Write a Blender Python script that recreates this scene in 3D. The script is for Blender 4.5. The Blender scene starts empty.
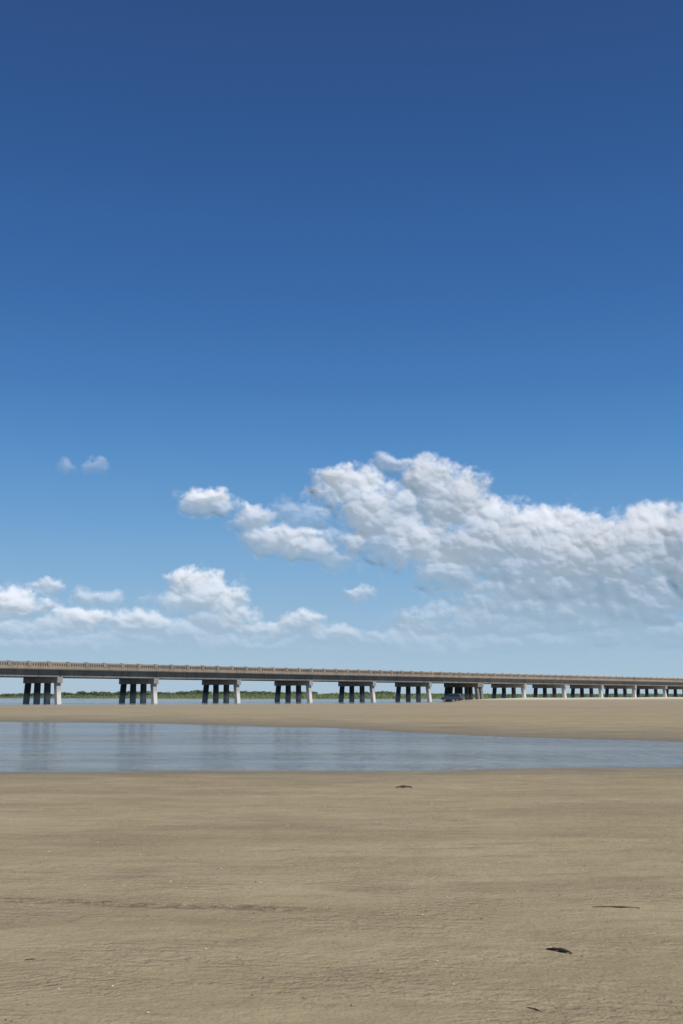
import bpy, math, random
import numpy as np
from mathutils import Vector, Matrix
random.seed(4); rng=np.random.default_rng(7)
scene=bpy.context.scene
scene.view_settings.view_transform='Standard'
scene.view_settings.look='None'
scene.view_settings.exposure=0

F=1098.0; TILT=math.atan(184/F); CZ=1.25
FP=F/math.cos(TILT)

# ---------------- camera
cd=bpy.data.cameras.new("camera"); cam=bpy.data.objects.new("camera",cd)
scene.collection.objects.link(cam); scene.camera=cam
cd.sensor_fit='VERTICAL'; cd.sensor_height=24; cd.lens=24*F/1024
cd.clip_start=0.05; cd.clip_end=60000
cam.location=(0,0,CZ); cam.rotation_euler=(math.pi/2+TILT,0,0)

def row_y(py,z=0.0):
    a=math.atan((py-512)/F)-TILT
    return (CZ-z)/math.tan(a)
def grd(px,py,z=0.0):
    Y=row_y(py,z)
    dep=Y*math.cos(TILT)-(CZ-z)*math.sin(TILT)
    return ((px-341.5)/F*dep, Y)

# ---------------- light
SUN_EL=math.radians(56); sdir=Vector((0.70,-0.71,0)).normalized()
sv=Vector((sdir.x*math.cos(SUN_EL),sdir.y*math.cos(SUN_EL),math.sin(SUN_EL)))
sl=bpy.data.lights.new("sun",'SUN'); sl.energy=4.0; sl.angle=math.radians(0.5); sl.color=(1,0.955,0.89)
so=bpy.data.objects.new("sun",sl); scene.collection.objects.link(so)
so.rotation_euler=sv.to_track_quat('Z','Y').to_euler(); so.location=(0,0,50)
w=bpy.data.worlds.new("World"); scene.world=w; w.use_nodes=True
nt=w.node_tree; nt.nodes.clear()
sky=nt.nodes.new('ShaderNodeTexSky'); sky.sky_type='NISHITA'; sky.sun_disc=False
sky.sun_elevation=SUN_EL; sky.sun_rotation=math.atan2(sdir.x,sdir.y)
sky.air_density=1.0; sky.dust_density=0.2; sky.ozone_density=3; sky.altitude=0
bg=nt.nodes.new('ShaderNodeBackground'); bg.inputs[1].default_value=0.1
out=nt.nodes.new('ShaderNodeOutputWorld')
# clear-air colour by elevation, blended with the physical sky
tcw=nt.nodes.new('ShaderNodeTexCoord'); sx=nt.nodes.new('ShaderNodeSeparateXYZ'); nt.links.new(tcw.outputs['Generated'],sx.inputs[0])
asn=nt.nodes.new('ShaderNodeMath'); asn.operation='ARCSINE'; nt.links.new(sx.outputs[2],asn.inputs[0])
mr=nt.nodes.new('ShaderNodeMapRange'); nt.links.new(asn.outputs[0],mr.inputs[0]); mr.inputs[1].default_value=0; mr.inputs[2].default_value=math.radians(60)
ramp=nt.nodes.new('ShaderNodeValToRGB'); nt.links.new(mr.outputs[0],ramp.inputs[0])
def lin(c): return tuple(((v/255)/12.92 if v/255<=.04045 else ((v/255+.055)/1.055)**2.4) for v in c)
stops=[(0,(166,192,214)),(1.2,(162,191,214)),(3.5,(148,183,214)),(6,(128,173,212)),(9,(105,158,207)),(12.7,(80,139,197)),(16,(65,121,184)),(20.5,(52,104,168)),(27.8,(43,86,146)),(34.5,(40,75,130)),(60,(26,58,110))]
cr=ramp.color_ramp; cr.interpolation='LINEAR'
cr.elements[0].position=0; cr.elements[0].color=(*lin(stops[0][1]),1)
cr.elements[1].position=1; cr.elements[1].color=(*lin(stops[-1][1]),1)
for e,c in stops[1:-1]:
    el=cr.elements.new(e/60); el.color=(*lin(c),1)
sc=nt.nodes.new('ShaderNodeVectorMath'); sc.operation='SCALE'; nt.links.new(ramp.outputs[0],sc.inputs[0]); sc.inputs['Scale'].default_value=10.0
mxw=nt.nodes.new('ShaderNodeMix'); mxw.data_type='RGBA'; mxw.inputs[0].default_value=.90
nt.links.new(sky.outputs[0],mxw.inputs[6]); nt.links.new(sc.outputs[0],mxw.inputs[7])
nt.links.new(mxw.outputs[2],bg.inputs[0]); nt.links.new(bg.outputs[0],out.inputs[0])

# ---------------- helpers
def vnoise(x,y,seed=0):
    xi=np.floor(x).astype(np.int64); yi=np.floor(y).astype(np.int64)
    fx=x-xi; fy=y-yi; fx=fx*fx*(3-2*fx); fy=fy*fy*(3-2*fy)
    def h(a,b):
        n=(a*374761393+b*668265263+seed*1442695041)&0xffffffff
        n=((n^(n>>13))*1274126177)&0xffffffff
        return ((n^(n>>16))&0xffff)/65535.0
    return (h(xi,yi)*(1-fx)+h(xi+1,yi)*fx)*(1-fy)+(h(xi,yi+1)*(1-fx)+h(xi+1,yi+1)*fx)*fy
def fbm(x,y,o=4,seed=0,rough=.5):
    s=0;a=1.;tot=0
    for i in range(o):
        c,sn=math.cos(i*1.1),math.sin(i*1.1)
        s=s+a*vnoise((x*c-y*sn)*2**i+i*17.3,(x*sn+y*c)*2**i+i*9.1,seed+i); tot+=a; a*=rough
    return s/tot
def fbm0(x,y,o=4,seed=0):
    s=0;a=.5
    for i in range(o):
        s=s+a*vnoise(x*2**i+i*17.3,y*2**i+i*9.1,seed+i); a*=.5
    return s/(1-.5**o)
def worley(x,y,seed=0):
    xi=np.floor(x).astype(np.int64); yi=np.floor(y).astype(np.int64); best=np.full(x.shape,9.)
    for i in (-1,0,1):
        for j in (-1,0,1):
            a=xi+i;b=yi+j
            n=(a*374761393+b*668265263+seed*1442695041)&0xffffffff
            n=((n^(n>>13))*1274126177)&0xffffffff; n=n^(n>>16)
            px=a+(n&0xff)/255.; py=b+((n>>8)&0xff)/255.
            best=np.minimum(best,(x-px)**2+(y-py)**2)
    return np.sqrt(best)
def grid_mesh(name,P,attrs={}):
    r,c,_=P.shape
    me=bpy.data.meshes.new(name)
    idx=np.arange(r*c).reshape(r,c)
    q=np.stack([idx[:-1,:-1],idx[:-1,1:],idx[1:,1:],idx[1:,:-1]],-1).reshape(-1,4)
    me.vertices.add(r*c); me.vertices.foreach_set('co',P.reshape(-1).astype(np.float32))
    me.loops.add(q.size); me.loops.foreach_set('vertex_index',q.reshape(-1).astype(np.int32))
    me.polygons.add(len(q)); me.polygons.foreach_set('loop_start',np.arange(0,q.size,4,dtype=np.int32))
    me.polygons.foreach_set('loop_total',np.full(len(q),4,dtype=np.int32))
    me.update(calc_edges=True)
    me.polygons.foreach_set('use_smooth',np.ones(len(q),dtype=bool))
    for k,v in attrs.items():
        a=me.attributes.new(k,'FLOAT','POINT'); a.data.foreach_set('value',v.reshape(-1).astype(np.float32))
    ob=bpy.data.objects.new(name,me); scene.collection.objects.link(ob); return ob
def tris_mesh(name,V,n,col=None):
    V=np.asarray(V,dtype=np.float32).reshape(-1,3); k=len(V)
    me=bpy.data.meshes.new(name)
    me.vertices.add(k); me.vertices.foreach_set('co',V.reshape(-1))
    me.loops.add(k); me.loops.foreach_set('vertex_index',np.arange(k,dtype=np.int32))
    me.polygons.add(k//n); me.polygons.foreach_set('loop_start',np.arange(0,k,n,dtype=np.int32))
    me.polygons.foreach_set('loop_total',np.full(k//n,n,dtype=np.int32))
    me.update(calc_edges=True)
    if col is not None:
        a=me.attributes.new('tone','FLOAT','POINT'); a.data.foreach_set('value',np.repeat(col,n).astype(np.float32))
    ob=bpy.data.objects.new(name,me); scene.collection.objects.link(ob); return ob

class NT:
    def __init__(s,name):
        s.m=bpy.data.materials.new(name); s.m.use_nodes=True; s.t=s.m.node_tree; s.t.nodes.clear()
        s.out=s.n('ShaderNodeOutputMaterial')
    def n(s,t,**k):
        x=s.t.nodes.new(t)
        for a,b in k.items(): setattr(x,a,b)
        return x
    def l(s,a,b): s.t.links.new(a,b)
    def setin(s,sock,v):
        if isinstance(v,bpy.types.NodeSocket): s.l(v,sock)
        elif v is not None: sock.default_value=v
    def math(s,op,a,b=None,c=None,clamp=False):
        x=s.n('ShaderNodeMath',operation=op); x.use_clamp=clamp
        s.setin(x.inputs[0],a)
        if b is not None: s.setin(x.inputs[1],b)
        if c is not None: s.setin(x.inputs[2],c)
        return x.outputs[0]
    def mix(s,f,a,b,bt='MIX'):
        x=s.n('ShaderNodeMix',data_type='RGBA',blend_type=bt)
        s.setin(x.inputs[0],f); s.setin(x.inputs[6],a); s.setin(x.inputs[7],b); return x.outputs[2]
    def map(s,v,a,b,c=0,d=1,smooth=False):
        x=s.n('ShaderNodeMapRange'); x.interpolation_type='SMOOTHSTEP' if smooth else 'LINEAR'
        s.setin(x.inputs[0],v)
        for i,q in enumerate((a,b,c,d)): x.inputs[i+1].default_value=q
        return x.outputs[0]
    def noise(s,vec,scale,det=4,rough=.55,dist=0):
        x=s.n('ShaderNodeTexNoise'); s.setin(x.inputs['Vector'],vec)
        x.inputs['Scale'].default_value=scale; x.inputs['Detail'].default_value=det
        x.inputs['Roughness'].default_value=rough; x.inputs['Distortion'].default_value=dist
        return x.outputs[0]
    def pos(s,scale=None,rot=0):
        g=s.n('ShaderNodeNewGeometry')
        if scale is None: return g.outputs['Position']
        m=s.n('ShaderNodeMapping'); s.l(g.outputs['Position'],m.inputs[0]); m.inputs['Scale'].default_value=scale
        m.inputs['Rotation'].default_value=(0,0,rot); return m.outputs[0]
    def sep(s,v):
        x=s.n('ShaderNodeSeparateXYZ'); s.l(v,x.inputs[0]); return x.outputs
    def attr(s,n):
        x=s.n('ShaderNodeAttribute'); x.attribute_name=n; return x.outputs['Fac']
    def bump(s,h,dist,strength=1,nrm=None):
        x=s.n('ShaderNodeBump'); s.l(h,x.inputs['Height']); x.inputs['Distance'].default_value=dist
        x.inputs['Strength'].default_value=strength
        if nrm is not None: s.l(nrm,x.inputs['Normal'])
        return x.outputs[0]
    def princ(s,col,rough=.8,spec=.3,nrm=None,metal=0):
        x=s.n('ShaderNodeBsdfPrincipled'); s.setin(x.inputs['Base Color'],col); s.setin(x.inputs['Roughness'],rough)
        s.setin(x.inputs['Specular IOR Level'],spec); x.inputs['Metallic'].default_value=metal
        if nrm is not None: s.l(nrm,x.inputs['Normal'])
        s.l(x.outputs[0],s.out.inputs[0]); return x
C=lambda r,g,b:(r,g,b,1)

# ---------------- ground sheet
def g_height(X,Y):
    n1=(fbm0(X/9,Y*0+3,3,1)-.5)*1.3+(fbm0(X/2.2,Y/4,3,2)-.5)*.7
    Yn=np.interp(X,[-60,-6,1.2,6,30],[18.0,19.1,19.4,20.5,23.3])+n1
    dn=Yn-Y
    Yf=np.interp(X,[-120,-40,-16.6,-8,-0.4,2,4,6,9.2,20,60,200],[76,64,56,51,45,40,36.5,34,32,29,26,24])
    n2=(fbm0(X/16+5,Y/30,3,5)-.5)*5*np.clip((60-X)/40,0.25,1)+(fbm0(X/3+5,Y/8,3,6)-.5)*1.2
    df=Y-Yf-n2
    Yb=np.interp(X,[-400,-46,0,22,40,60,5000],[135,150,175,215,420,1500,2500])+(fbm0(X/25,Y/60,3,9)-.5)*18
    db=Yb-Y
    und=(fbm0(X/3.,Y/2.,4,11)-.5)*0.035+(fbm0(X/14,Y/9,3,12)-.5)*.05
    near=np.clip(dn*0.011,-.35,.10)+und*np.clip(dn/6,0,1)
    far=np.minimum(np.clip(df*0.010,-.35,.24),np.clip(db*.008,-.6,.26))+und*1.6*np.clip(df/15,0,1)*np.clip(db/15,0,1)
    z=np.maximum(near,far)
    yd=np.interp(X,[20,42,107,400],[235,262,330,620])
    rid=np.exp(-((Y-yd)/28)**2)*np.clip((X-24)/20,0,1)*(0.62+.35*(fbm0(X/18,Y/40,3,21)-.3))
    z=z+rid*.95
    m=Y-(520+60*(fbm0(X/90,Y*0,3,31)-.5)+np.interp(X,[-400,-150,-60,100],[120,60,-60,-90]))
    mz=np.clip(m*.02,-.6,1.1)+np.clip(m/60,0,1)*(fbm0(X/22,Y/30,4,33)-.4)*1.6
    z=np.where(Y>350,np.maximum(z,mz),z)
    return z,np.clip(m/8,0,1)*(Y>350),rid
ny=760
t=np.linspace(0,1,ny)
Yg=np.concatenate([-30+np.linspace(0,1,14,endpoint=False)*31, 1.0*np.exp(np.log(9000.)*t)])
s=np.linspace(-1,1,561); Xg=4*np.sinh(s*7.6)
XX,YY=np.meshgrid(Xg,Yg)
Z,M,R=g_height(XX,YY)
beach=grid_mesh("sand_beach_ground",np.stack([XX,YY,Z],-1),{'marsh':M,'dune':R})

g=NT("sand")
P=g.pos(); sp=g.sep(P)
big=g.noise(g.pos((.35,.9,1)),1.0,4,.6); med=g.noise(g.pos((1.1,2.6,1),.12),2.2,5,.6)
fine=g.noise(P,60,6,.7); grit=g.noise(P,420,2,.6)
def wave(rot,scale,dist):
    wv=g.n('ShaderNodeTexWave',wave_type='BANDS',bands_direction='Y'); g.l(g.pos((1,1,1),rot),wv.inputs['Vector'])
    wv.inputs['Scale'].default_value=scale; wv.inputs['Distortion'].default_value=dist; wv.inputs['Detail'].default_value=4; wv.inputs['Detail Scale'].default_value=1.3; wv.inputs['Detail Roughness'].default_value=.65
    return wv.outputs['Fac']
patch=g.map(g.noise(g.pos((.7,1.1,1)),1.2,4,.6),.42,.62,.12,1,True)
patch2=g.map(g.noise(g.pos((.5,1.2,1)),1.7,4,.6),.48,.64,0,1,True)
rip=g.math('ADD',g.math('MULTIPLY',wave(.30,3.4,11),patch),g.math('MULTIPLY',wave(-.4,6.0,10),g.math('MULTIPLY',patch2,.6)))
base=g.mix(g.map(big,.35,.65,0,1,True),C(.300,.235,.130),C(.390,.312,.184))
base=g.mix(g.math('MULTIPLY',g.map(med,.42,.66,0,1,True),.75),base,C(.255,.198,.108))
base=g.mix(g.math('MULTIPLY',rip,.24),base,C(.20,.155,.086))
base=g.mix(g.map(grit,.35,.7,0,.5),base,C(.52,.43,.28))
base=g.mix(g.map(fine,.48,.72,0,.5),base,C(.17,.135,.078))
stain=g.map(g.noise(g.pos((.16,.42,1),.06),1.6,5,.6,.4),.50,.64,0,1,True)
base=g.mix(g.math('MULTIPLY',stain,.28),base,C(.17,.135,.085))
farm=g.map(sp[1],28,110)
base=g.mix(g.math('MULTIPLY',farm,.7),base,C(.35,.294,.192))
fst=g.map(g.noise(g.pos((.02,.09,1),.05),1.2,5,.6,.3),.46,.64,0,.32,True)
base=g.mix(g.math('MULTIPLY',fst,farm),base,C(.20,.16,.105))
zn=g.math('ADD',sp[2],g.map(g.noise(g.pos((.5,1.2,1)),1.3,4,.6),0,1,-.022,.022))
wet=g.map(zn,-.01,.045,1,0,True)
damp=g.map(g.math('ADD',zn,g.map(big,.3,.7,-.04,.04)),.03,.14,1,0,True)
damp=g.math('MULTIPLY',damp,g.map(sp[1],22,32))
base=g.mix(g.math('MULTIPLY',damp,.45),base,C(.16,.13,.085))
base=g.mix(g.math('MULTIPLY',wet,.5),base,C(.13,.108,.072))
base=g.mix(g.map(g.attr('dune'),.12,.45),base,C(.60,.55,.44))
gn=g.noise(g.pos((.03,.05,.1)),1,6,.65)
green=g.mix(g.map(gn,.35,.65),C(.11,.15,.055),C(.19,.22,.09))
base=g.mix(g.attr('marsh'),base,green)
line=g.math('ABSOLUTE',g.math('ADD',g.math('SUBTRACT',sp[1],g.math('MULTIPLY',sp[0],-.16)),g.math('ADD',g.map(g.noise(g.pos((.8,.1,1)),1,2),0,1,-.15,.15),-6.25)))
tm=g.math('MULTIPLY',g.map(line,.05,.12,1,0,True),g.map(sp[0],.3,-.4,0,1))
tm=g.math('MULTIPLY',tm,g.map(g.noise(P,14,3,.7),.42,.6))
base=g.mix(g.math('MULTIPLY',tm,.7),base,C(.14,.105,.06))
h1=g.math('MULTIPLY',rip,.014)
h2=g.math('MULTIPLY',fine,.012)
h3=g.math('MULTIPLY',g.noise(P,9,4,.6),.032)
h4=g.math('MULTIPLY',tm,-.014)
hh=g.math('ADD',g.math('ADD',h1,h2),g.math('ADD',h3,h4))
nb=g.bump(hh,1.0,.85)
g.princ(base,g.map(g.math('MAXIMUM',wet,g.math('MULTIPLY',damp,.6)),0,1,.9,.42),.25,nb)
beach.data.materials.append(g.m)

# ---------------- water sheet
S=9000
wm=grid_mesh("tidal_water",np.array([[[-S,5,0],[S,5,0]],[[-S,S,0],[S,S,0]]],dtype=float))
g=NT("water")
r1=g.noise(g.pos((1.6,.70,1),.06),1.5,5,.68,.5); r2=g.noise(g.pos((1,.8,1),-.25),5,4,.65)
calm=g.map(g.noise(g.pos((.05,.20,1)),1.0,3,.5),.40,.58,.35,1,True)
hh=g.math('ADD',g.math('MULTIPLY',r1,.42),g.math('MULTIPLY',r2,.09))
hh=g.math('MULTIPLY',hh,calm)
nb=g.bump(hh,1.0,1.0)
wc=g.mix(g.map(g.noise(g.pos((.2,.8,1)),1,3),.4,.6),C(.175,.20,.195),C(.27,.28,.25))
x=g.princ(wc,.11,.5,nb); x.inputs['IOR'].default_value=1.33
wm.data.materials.append(g.m)

# ---------------- bridge
TH=math.radians(42.2)
Y0=180.0; X0=-299.5/FP*Y0; SP=0.0792*Y0/math.cos(TH)
bridge=bpy.data.objects.new("concrete_bridge",None); scene.collection.objects.link(bridge)
bridge.location=(X0,Y0,0); bridge.rotation_euler=(0,0,math.pi/2-TH)
def mk(name,boxes,mat,parent=bridge,bev=0):
    me=bpy.data.meshes.new(name); V=[];Fs=[]
    for b in boxes:
        o=len(V); V+=b
        Fs+=[tuple(o+i for i in f) for f in ((3,2,1,0),(4,5,6,7),(0,1,5,4),(1,2,6,5),(2,3,7,6),(3,0,4,7))]
    me.from_pydata(V,[],Fs); me.update(); me.materials.append(mat)
    ob=bpy.data.objects.new(name,me); scene.collection.objects.link(ob); ob.parent=parent
    if bev:
        m=ob.modifiers.new('bev','BEVEL'); m.width=bev; m.segments=1
    return ob
def box(x0,x1,y0,y1,z0,z1):
    return [(x0,y0,z0),(x1,y0,z0),(x1,y1,z0),(x0,y1,z0),(x0,y0,z1),(x1,y0,z1),(x1,y1,z1),(x0,y1,z1)]
def concrete(name,c1,c2,streak=.5,pale_foot=None):
    g=NT(name); tc=g.n('ShaderNodeTexCoord').outputs['Object']
    m=g.n('ShaderNodeMapping'); g.l(tc,m.inputs[0]); m.inputs['Scale'].default_value=(1.4,1.4,.18)
    st=g.noise(m.outputs[0],1.0,5,.65); bl=g.noise(tc,.35,5,.6)
    c=g.mix(g.map(bl,.35,.65),c1,c2)
    c=g.mix(g.math('MULTIPLY',g.map(st,.5,.72),streak),c,C(.09,.08,.07))
    if pale_foot:
        z=g.sep(g.pos())[2]
        tz=g.math('ADD',z,g.map(g.noise(tc,1.5,3),0,1,-.3,.3))
        c=g.mix(g.map(tz,pale_foot[0],pale_foot[1],pale_foot[2],0),c,pale_foot[3])  # paler towards the foot; on inner columns this is painted sunlight
    nb=g.bump(g.noise(tc,6,5,.7),.03,.6)
    g.princ(c,.9,.2,nb); return g.m
m_rail=concrete("weathered_rail_concrete",C(.37,.30,.23),C(.28,.235,.19),.6)
m_deck=concrete("deck_concrete",C(.27,.25,.22),C(.20,.185,.165),.7)
m_gird=concrete("girder_concrete",C(.25,.24,.22),C(.19,.18,.17),.7)
m_cap=concrete("pier_cap_concrete",C(.42,.40,.37),C(.33,.31,.29),.5)
m_pier=concrete("pier_concrete",C(.52,.49,.45),C(.42,.40,.37),.3,(1.4,2.4,.9,C(.74,.71,.66)))
m_pier_shade=concrete("painted_shade_pier_concrete",C(.09,.085,.08),C(.06,.057,.055),.5,(1.0,2.0,.9,C(.50,.48,.44)))  # deck shade painted into the colour; pale foot stands for sun reaching under
g=NT("asphalt"); n=g.noise(g.pos(),30,4); g.princ(g.mix(n,C(.04,.04,.04),C(.07,.07,.068)),.9,.2); m_asp=g.m
n0,n1=-6,34
L0=n0*SP; L1=n1*SP
ZT=6.58; ZD=5.62; ZG=4.22; ZC=3.30; HW=5.5
mk("deck_slab",[box(L0,L1,-HW,HW,ZD-.30,ZD)],m_deck)
mk("road_surface",[box(L0,L1,-HW+.5,HW-.5,ZD+.004,ZD+.06)],m_asp)
gs=[]
for yy in (-4.6,-2.3,0,2.3,4.6):
    for k in range(n0,n1):
        a=k*SP+.05;b=(k+1)*SP-.05
        gs.append(box(a,b,yy-.22,yy+.22,ZG+.25,ZD-.303))
        gs.append(box(a,b,yy-.34,yy+.34,ZG,ZG+.247))
mk("girders",gs,m_gird)
rl=[]
for sgn in (-1,1):
    ya,yb=sorted((sgn*(HW+.06),sgn*(HW-.32)))
    rl.append(box(L0,L1,ya,yb,ZD-.18,ZD+.30))
    rl.append(box(L0,L1,ya+.02,yb-.02,ZT-.27,ZT-.03))
    x=L0+.2
    k=0
    while x<L1-.3:
        if k%8==0: rl.append(box(x-.14,x+.34,ya-.05,yb+.05,ZD+.303,ZT+.05))
        else: rl.append(box(x,x+.20,ya+.06,yb-.06,ZD+.303,ZT-.273))
        x+=.44; k+=1
mk("railing",rl,m_rail)
for k in range(n0,n1):
    xc=k*SP
    dbl=(k==6)
    wd=1.0 if not dbl else 2.3
    mk("pier_cap_%d"%(k-n0+1),[box(xc-wd/2,xc+wd/2,-5.0,5.0,ZC,ZG-.003)],m_cap if not dbl else m_gird,bev=.04)
    cols={'a':[],'b':[]}
    offs=[0] if not dbl else [-.75,.75]
    ys=[-4.2,-1.45,1.45,4.2] if not dbl else [-4.3,-1.45,1.45,4.3]
    for ox in offs:
        for yy in ys:
            fl=.13*yy if abs(yy)>3 else .02*yy
            hw=.40
            x=xc+ox
            bt=[(x-hw,yy+fl-hw,-1.2),(x+hw,yy+fl-hw,-1.2),(x+hw,yy+fl+hw,-1.2),(x-hw,yy+fl+hw,-1.2)]
            tp=[(x-hw,yy-hw,ZC-.003),(x+hw,yy-hw,ZC-.003),(x+hw,yy+hw,ZC-.003),(x-hw,yy+hw,ZC-.003)]
            cols['a' if yy<-4 else 'b'].append(bt+tp)
    mk("outer_column_%d"%(k-n0+1),cols['a'],m_pier if not dbl else m_gird,bev=.04)
    mk("inner_columns_%d"%(k-n0+1),cols['b'],m_pier_shade,bev=.04)

# ---------------- marsh grass (one mass) & distant trees
def ridge(n,x0,x1,y0,y1):
    X=rng.uniform(x0,x1,n);Y=rng.uniform(y0,y1,n); z,m,_=g_height(X,Y); k=m>.2
    return X[k],Y[k],z[k]
X,Y,z=ridge(60000,-420,560,440,640)
n=len(X); dens=fbm0(X/30,Y/40,3,55)
H=(.5+1.0*dens)*rng.uniform(.6,1.2,n); a=rng.uniform(0,6.28,n); wdt=rng.uniform(.15,.4,n)
V=np.zeros((n,3,3)); dx=np.cos(a)*wdt; dy=np.sin(a)*wdt
V[:,0]=np.stack([X-dx,Y-dy,z-.05],-1); V[:,1]=np.stack([X+dx,Y+dy,z-.05],-1)
V[:,2]=np.stack([X+rng.normal(0,.3,n),Y,z+H],-1)
mg=tris_mesh("marsh_grass",V,3,np.clip(rng.normal(.5,.2,n)+(dens-.5),0,1))
def leafmat(name,c1,c2):
    g=NT(name); c=g.mix(g.attr('tone'),c1,c2)
    d=g.n('ShaderNodeBsdfDiffuse'); t=g.n('ShaderNodeBsdfTranslucent'); g.l(c,d.inputs[0]); g.l(c,t.inputs[0])
    m=g.n('ShaderNodeMixShader'); m.inputs[0].default_value=.4; g.l(d.outputs[0],m.inputs[1]); g.l(t.outputs[0],m.inputs[2])
    g.l(m.outputs[0],g.out.inputs[0]); return g.m
mg.data.materials.append(leafmat("marsh_grass_blades",C(.17,.22,.09),C(.34,.38,.18)))
LV=[];LT=[]
def crown(cx,cy,cz,rx,rz,nn,tone):
    p=rng.normal(0,1,(nn,3)); p/=np.linalg.norm(p,axis=1)[:,None]; p*=rng.uniform(.45,1.1,nn)[:,None]**.6
    p=p*np.array([rx,rx,rz])+np.array([cx,cy,cz])
    s=rng.uniform(.25,.6,nn)[:,None]
    u=rng.normal(0,1,(nn,3)); v=rng.normal(0,1,(nn,3))
    u=u/np.linalg.norm(u,axis=1)[:,None]*s; v=v/np.linalg.norm(v,axis=1)[:,None]*s
    LV.append(np.stack([p-u,p-v,p+u,p+v],1)); LT.append(np.clip(tone+rng.normal(0,.2,nn),0,1))
trunks=[]
for i in range(280):
    x=random.choice([random.uniform(-230,-40),random.uniform(-180,30),random.uniform(-420,200)]); y=random.uniform(640,760)
    hgt=random.uniform(.9,2.2)*(0.5+.9*float(fbm0(np.array([x/40.]),np.array([2.]),2,77)[0]))
    if -420<x<-205 or x>40: hgt*=.5
    zb=float(g_height(np.array([x]),np.array([y]))[0][0])
    trunks.append((x,y,zb,hgt))
    for j in range(random.randint(3,6)):
        crown(x+random.uniform(-2.4,2.4),y+random.uniform(-2,2),zb+hgt*random.uniform(.45,.9),random.uniform(1.2,2.4),hgt*random.uniform(.2,.35),42,random.uniform(.2,.75))
LV=np.concatenate(LV);LT=np.concatenate(LT)
tr=bpy.data.objects.new("distant_tree_line",None); scene.collection.objects.link(tr)
fo=tris_mesh("tree_foliage",LV,4,LT); fo.data.materials.append(leafmat("distant_foliage",C(.15,.185,.14),C(.24,.28,.18))); fo.parent=tr  # leaf colours lightened with painted aerial haze
g=NT("bark"); g.princ(g.mix(g.noise(g.pos(),3,4),C(.08,.06,.045),C(.14,.11,.08)),.9,.1)
mk("tree_trunks",[[(x-.15,y-.15,z-.3),(x+.15,y-.15,z-.3),(x+.15,y+.15,z-.3),(x-.15,y+.15,z-.3),(x-.06,y-.06,z+h*.7),(x+.06,y-.06,z+h*.7),(x+.06,y+.06,z+h*.7),(x-.06,y+.06,z+h*.7)] for x,y,z,h in trunks],g.m,tr)

# ---------------- parked car (SUV) under the bridge
def simple(name,c,rough=.5,spec=.5,metal=0):
    g=NT(name); n=g.noise(g.n('ShaderNodeTexCoord').outputs['Object'],5,3)
    g.princ(g.mix(n,c,tuple(v*.85 for v in c[:3])+(1,)),rough,spec,None,metal); return g.m
car=bpy.data.objects.new("parked_car",None); scene.collection.objects.link(car)
def prism(name,prof,hw,mat,parent,taper=None,bev=.05):
    me=bpy.data.meshes.new(name); n=len(prof); V=[];
    for s in (-1,1):
        for (x,z) in prof:
            k=hw if taper is None or z<1.05 else hw-taper*(z-1.05)/.7
            V.append((x,s*k,z))
    Fs=[tuple(range(n)),tuple(range(2*n-1,n-1,-1))]+[(i,n+i,n+(i+1)%n,(i+1)%n) for i in range(n)]
    me.from_pydata(V,[],Fs); me.update()
    import bmesh
    bm=bmesh.new(); bm.from_mesh(me); bmesh.ops.recalc_face_normals(bm,faces=bm.faces); bm.to_mesh(me); bm.free()
    me.materials.append(mat)
    ob=bpy.data.objects.new(name,me); scene.collection.objects.link(ob); ob.parent=parent
    if bev: m=ob.modifiers.new('b','BEVEL'); m.width=bev; m.segments=3
    return ob
paint=simple("car_paint",C(.07,.095,.13),.3); glass=simple("car_glass",C(.03,.035,.04),.08); rub=simple("rubber",C(.02,.02,.02),.8)
ch=simple("alloy",C(.5,.5,.5),.3,.5,.8)
prism("body",[(-2.35,.42),(2.3,.42),(2.35,.75),(2.25,.98),(1.15,1.08),(.55,1.70),(-1.9,1.78),(-2.25,1.1),(-2.38,.8)],.92,paint,car,.14)
prism("side_windows",[(.95,1.14),(.50,1.60),(-1.75,1.66),(-1.98,1.14)],.925,glass,car,.12,0)
mk("windscreen",[[(1.10,-.74,1.12),(1.13,-.74,1.13),(1.13,.74,1.13),(1.10,.74,1.12),(.60,-.68,1.66),(.63,-.68,1.67),(.63,.68,1.67),(.60,.68,1.66)]],glass,car)
mk("bumpers",[box(2.3,2.42,-.85,.85,.42,.62),box(-2.46,-2.33,-.85,.85,.45,.65)],rub,car,.02)
mk("headlights",[box(2.28,2.37,-.82,-.5,.74,.9),box(2.28,2.37,.5,.82,.74,.9)],ch,car)
for nme,wx,wy in (("wheel_1",1.45,-.86),("wheel_2",1.45,.86),("wheel_3",-1.45,-.86),("wheel_4",-1.45,.86)):
    for nm2,r,d,mm in ((nme,.37,.26,rub),(nme+"_rim",.22,.28,ch)):
        bpy.ops.mesh.primitive_cylinder_add(radius=r,depth=d,vertices=28,location=(wx,wy,.37),rotation=(math.pi/2,0,0))
        o=bpy.context.object; o.name=nm2; o.data.materials.append(mm); o.parent=car
cy=252.; cx=(452-341.5)/FP*cy
car.location=(cx,cy,float(g_height(np.array([cx]),np.array([cy]))[0][0])-.02); car.rotation_euler=(0,0,math.radians(160))

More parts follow.
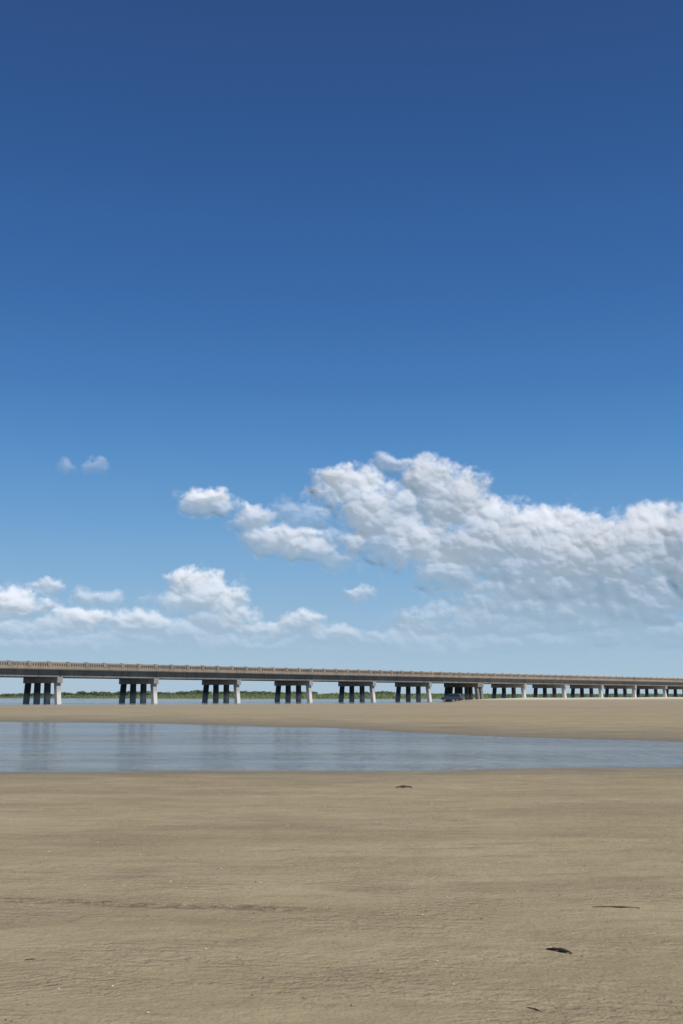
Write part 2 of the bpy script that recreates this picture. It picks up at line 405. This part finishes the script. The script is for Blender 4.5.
# ---------------- small things on the sand
def zat(x,y): return float(g_height(np.array([x]),np.array([y]))[0][0])
def stick(name,px,py,L,r,ang,curve,mat,flat=1.0):
    x,y=grd(px,py,.1); z=zat(x,y)
    x,y=grd(px,py,z); z=zat(x,y)
    import bmesh
    bm=bmesh.new(); N=12; rings=[]
    for i in range(N+1):
        t=i/N; s=(t-.5)*L; off=curve*L*(math.sin(t*math.pi)+.25*math.sin(t*9))
        rr=r*(math.sin(math.pi*min(max(t,.06),.94))**.5)*(1+.25*math.sin(t*13+px))
        ring=[]
        for j in range(8):
            a=j/8*2*math.pi
            ring.append(bm.verts.new((s,off+math.cos(a)*rr*flat,math.sin(a)*rr+ r*.6+abs(math.sin(t*3.0))*r*.8)))
        rings.append(ring)
    for a,b in zip(rings,rings[1:]):
        for j in range(8): bm.faces.new((a[j],a[(j+1)%8],b[(j+1)%8],b[j]))
    bm.faces.new(rings[0][::-1]); bm.faces.new(rings[-1])
    me=bpy.data.meshes.new(name); bm.to_mesh(me); bm.free(); me.materials.append(mat)
    for p in me.polygons: p.use_smooth=True
    o=bpy.data.objects.new(name,me); scene.collection.objects.link(o); o.location=(x,y,z); o.rotation_euler=(0,0,ang); return o
dark=simple("wet_driftwood",C(.03,.022,.016),.7); tan=simple("dry_reed",C(.10,.07,.04),.8)
stick("driftwood_stick",559,952,.13,.007,-.75,.08,dark,1.6)
stick("reed_twig",616,908,.26,.004,-.12,.05,tan)
stick("reed_twig",534,1010,.07,.0025,-.9,.05,tan)
stick("reed_twig",404,787,.22,.014,.1,.1,tan)
stick("reed_twig",30,960,.05,.0025,.4,.05,tan)
V=[];T=[]
for i in range(900):
    y=1.6+16*random.random()**1.1; x=random.uniform(-.42,.42)*y*1.2
    z=zat(x,y); s=random.uniform(.0015,.006)*(1+y*.09); a=random.uniform(0,6.3)
    ring=[(x+s*math.cos(a+k*math.pi/3)*(1 if k%2 else .7),y+s*.8*math.sin(a+k*math.pi/3),z+.002) for k in range(6)]
    for k in range(6):
        V+= [ring[k],ring[(k+1)%6],(x,y,z+.002+s*.55)]; 
    T+=[random.random()**1.2]*6
sh=tris_mesh("shell_fragments",V,3,np.array(T))
g=NT("shell"); g.princ(g.mix(g.attr('tone'),C(.09,.07,.045),C(.66,.60,.50)),.5,.4); sh.data.materials.append(g.m)

# ---------------- clouds: distant relief shell
R0=6000.
blobs=[ # px,py,rx,ry,strength,opacity
(345,484,38,18,1,1),(376,508,42,27,1,1),(395,463,24,8,.85,.6),(368,536,42,16,.9,.8),(410,538,50,26,1.05,.95),(405,503,26,15,.8,.75),
(428,478,26,22,1.15,1),(455,500,42,27,1.15,1),(480,512,36,20,1.1,1),(500,540,62,36,1.2,1),(465,560,60,26,1,.8),(540,526,40,20,1.1,1),
(552,554,70,42,1.3,1),(610,554,76,42,1.3,1),(655,534,48,27,1.2,1),(690,545,54,38,1.2,1),(560,590,110,26,1,.65),(650,586,96,28,1,.7),(760,560,90,50,1,1),(880,590,80,40,1,1),
(208,499,25,12,1,.95),(248,518,26,14,1,.8),(280,538,42,15,1,.9),(308,548,34,12,1,.9),(300,512,28,12,.7,.35),(325,556,24,8,.7,.5),
(190,582,27,13,1.05,.95),(212,598,34,17,1.05,.9),(224,617,34,13,.9,.7),(186,604,30,12,.7,.5),
(12,606,38,14,1.05,.9),(80,620,26,11,1,.85),(60,628,42,9,.8,.5),(142,624,34,12,1,.75),(45,586,17,8,.8,.6),(100,598,20,8,.75,.45),(25,632,50,10,.9,.5),
(365,592,15,6,.8,.6),(420,625,20,9,1,.7),(300,621,24,12,1,.75),(262,627,44,10,.95,.65),(335,632,38,9,.9,.55),(180,634,60,9,.9,.45),(240,641,60,8,.8,.4),(375,636,30,8,.9,.45),(115,638,60,8,.9,.4),
(500,616,90,16,.9,.45),(600,610,90,18,.9,.5),(420,640,70,10,.8,.35),(520,640,90,11,.8,.35),(70,467,9,6,.55,.28),(95,465,7,6,.6,.3),(455,632,34,9,.9,.45),(560,628,60,10,.9,.4),
(60,647,90,8,.8,.35),(640,632,80,13,.8,.4)]
for i in range(26):
    sd=random.choice([-1,1]); px=341+sd*random.uniform(480,950); py=random.uniform(540,640)
    if sd>0: px+=150
    blobs.append((px,py,random.uniform(30,90),random.uniform(10,24),1,random.uniform(.4,.9)))
def azel(px,py):
    x=(px-341.5);yv=-(py-512);
    Yw=F*math.cos(TILT)-yv*math.sin(TILT); Zw=F*math.sin(TILT)+yv*math.cos(TILT)
    return math.atan2(x,Yw), math.atan2(Zw,math.hypot(x,Yw))
core=np.linspace(math.radians(-21),math.radians(21),1000)
AZ=np.concatenate([np.linspace(math.radians(-45),math.radians(-21),160,endpoint=False),core,np.linspace(math.radians(21.1),math.radians(45),160)])
EL=np.linspace(math.radians(.5),math.radians(15),360)
A,E=np.meshgrid(AZ,EL)
wx=(fbm(A*30,E*30,3,101)-.5)*.022+(fbm(A*110,E*110,3,103)-.5)*.010
wy=(fbm(A*30,E*30,3,201)-.5)*.014+(fbm(A*110,E*110,3,203)-.5)*.009
field=np.full(A.shape,-1.0); opn=np.zeros(A.shape); opd=np.full(A.shape,1e-6); relief=np.zeros(A.shape)
for (px,py,rx,ry,st,op) in blobs:
    a,e=azel(px,py); k=1/F
    ee=E+wy-e
    ryk=np.where(ee>0,ry,ry*1.2)*k
    r=np.sqrt(((A+wx-a)/(rx*k))**2+(ee/ryk)**2)
    field=np.maximum(field,(1-r)*min(st,1.3))
    opv=op*np.clip(.88+.4*ee/(ry*k),.6,1.05)
    wgt=np.exp(-r*r*1.5); opn+=wgt*opv; opd+=wgt
    relief=np.maximum(relief,np.sqrt(np.clip(1.3-r*r,0,None))*min(ry,rx)*k*R0)
opac=np.clip(opn/opd,0,1)
aw=A+wx*.5; ew=E+wy*.5
def puff(sx,sy,seed):
    return 1-np.clip(worley(aw*sx,ew*sy,seed),0,1)**1.7
b1=puff(48,58,7); b2=puff(105,125,8); b3=puff(230,270,9)
bil=b1*.45+b2*.33+b3*.22
dens=field+.27+(fbm(A*38,E*55,6,301,.6)-.5)*.80+(bil-.65)*.80
thin=np.clip(1.5-1.1*fbm(A*26+4,E*44,5,401,.6),.5,1)
opac=opac*np.clip(thin+.15,.5,1)
def blur(a,n):
    a=a.copy()
    for _ in range(n):
        a[1:-1,1:-1]=(a[1:-1,1:-1]*2+a[:-2,1:-1]+a[2:,1:-1]+a[1:-1,:-2]+a[1:-1,2:])/6
    return a
shape=blur(relief,20)*1.2+blur(b1,7)*64*np.clip(blur(relief,8)/70,0,1)+blur(b2,5)*22+blur(b3,3)*6
RR=R0-blur(relief,10)*.12
Pc=np.stack([np.sin(A)*np.cos(E)*RR,np.cos(A)*np.cos(E)*RR,np.sin(E)*RR],-1)
cl=grid_mesh("clouds",Pc,{'dens':np.clip(dens,-1,1.5),'opac':opac,'elev':E,'shape':shape})
g=NT("cloud_vapour")
p=g.pos((1/1000,1/1000,1/1000))
fb2=g.noise(p,12,7,.6)
d=g.math('ADD',g.attr('dens'),g.math('MULTIPLY',g.math('SUBTRACT',fb2,.5),.85))
al=g.map(d,.0,.72,0,1,True)
al=g.math('MULTIPLY',al,g.attr('opac'))
al=g.math('MULTIPLY',al,g.map(g.attr('elev'),.03,.075,.35,1))
nb=g.bump(g.math('ADD',g.attr('shape'),g.math('MULTIPLY',fb2,16)),1.0,.55)
dif=g.n('ShaderNodeBsdfDiffuse'); dif.inputs[0].default_value=C(.88,.88,.90); g.l(nb,dif.inputs['Normal'])
cn=g.n('ShaderNodeCombineXYZ')
for i,v in enumerate((sv+Vector((0,-1.6,0))).normalized()): cn.inputs[i].default_value=v
tl=g.n('ShaderNodeBsdfDiffuse'); tl.inputs[0].default_value=C(.71,.745,.83); g.l(cn.outputs[0],tl.inputs['Normal'])
mx=g.n('ShaderNodeMixShader'); mx.inputs[0].default_value=.52; g.l(dif.outputs[0],mx.inputs[1]); g.l(tl.outputs[0],mx.inputs[2])
tp=g.n('ShaderNodeBsdfTransparent'); m2=g.n('ShaderNodeMixShader'); g.l(al,m2.inputs[0]); g.l(tp.outputs[0],m2.inputs[1]); g.l(mx.outputs[0],m2.inputs[2])
g.l(m2.outputs[0],g.out.inputs[0])
cl.data.materials.append(g.m)
print("done")
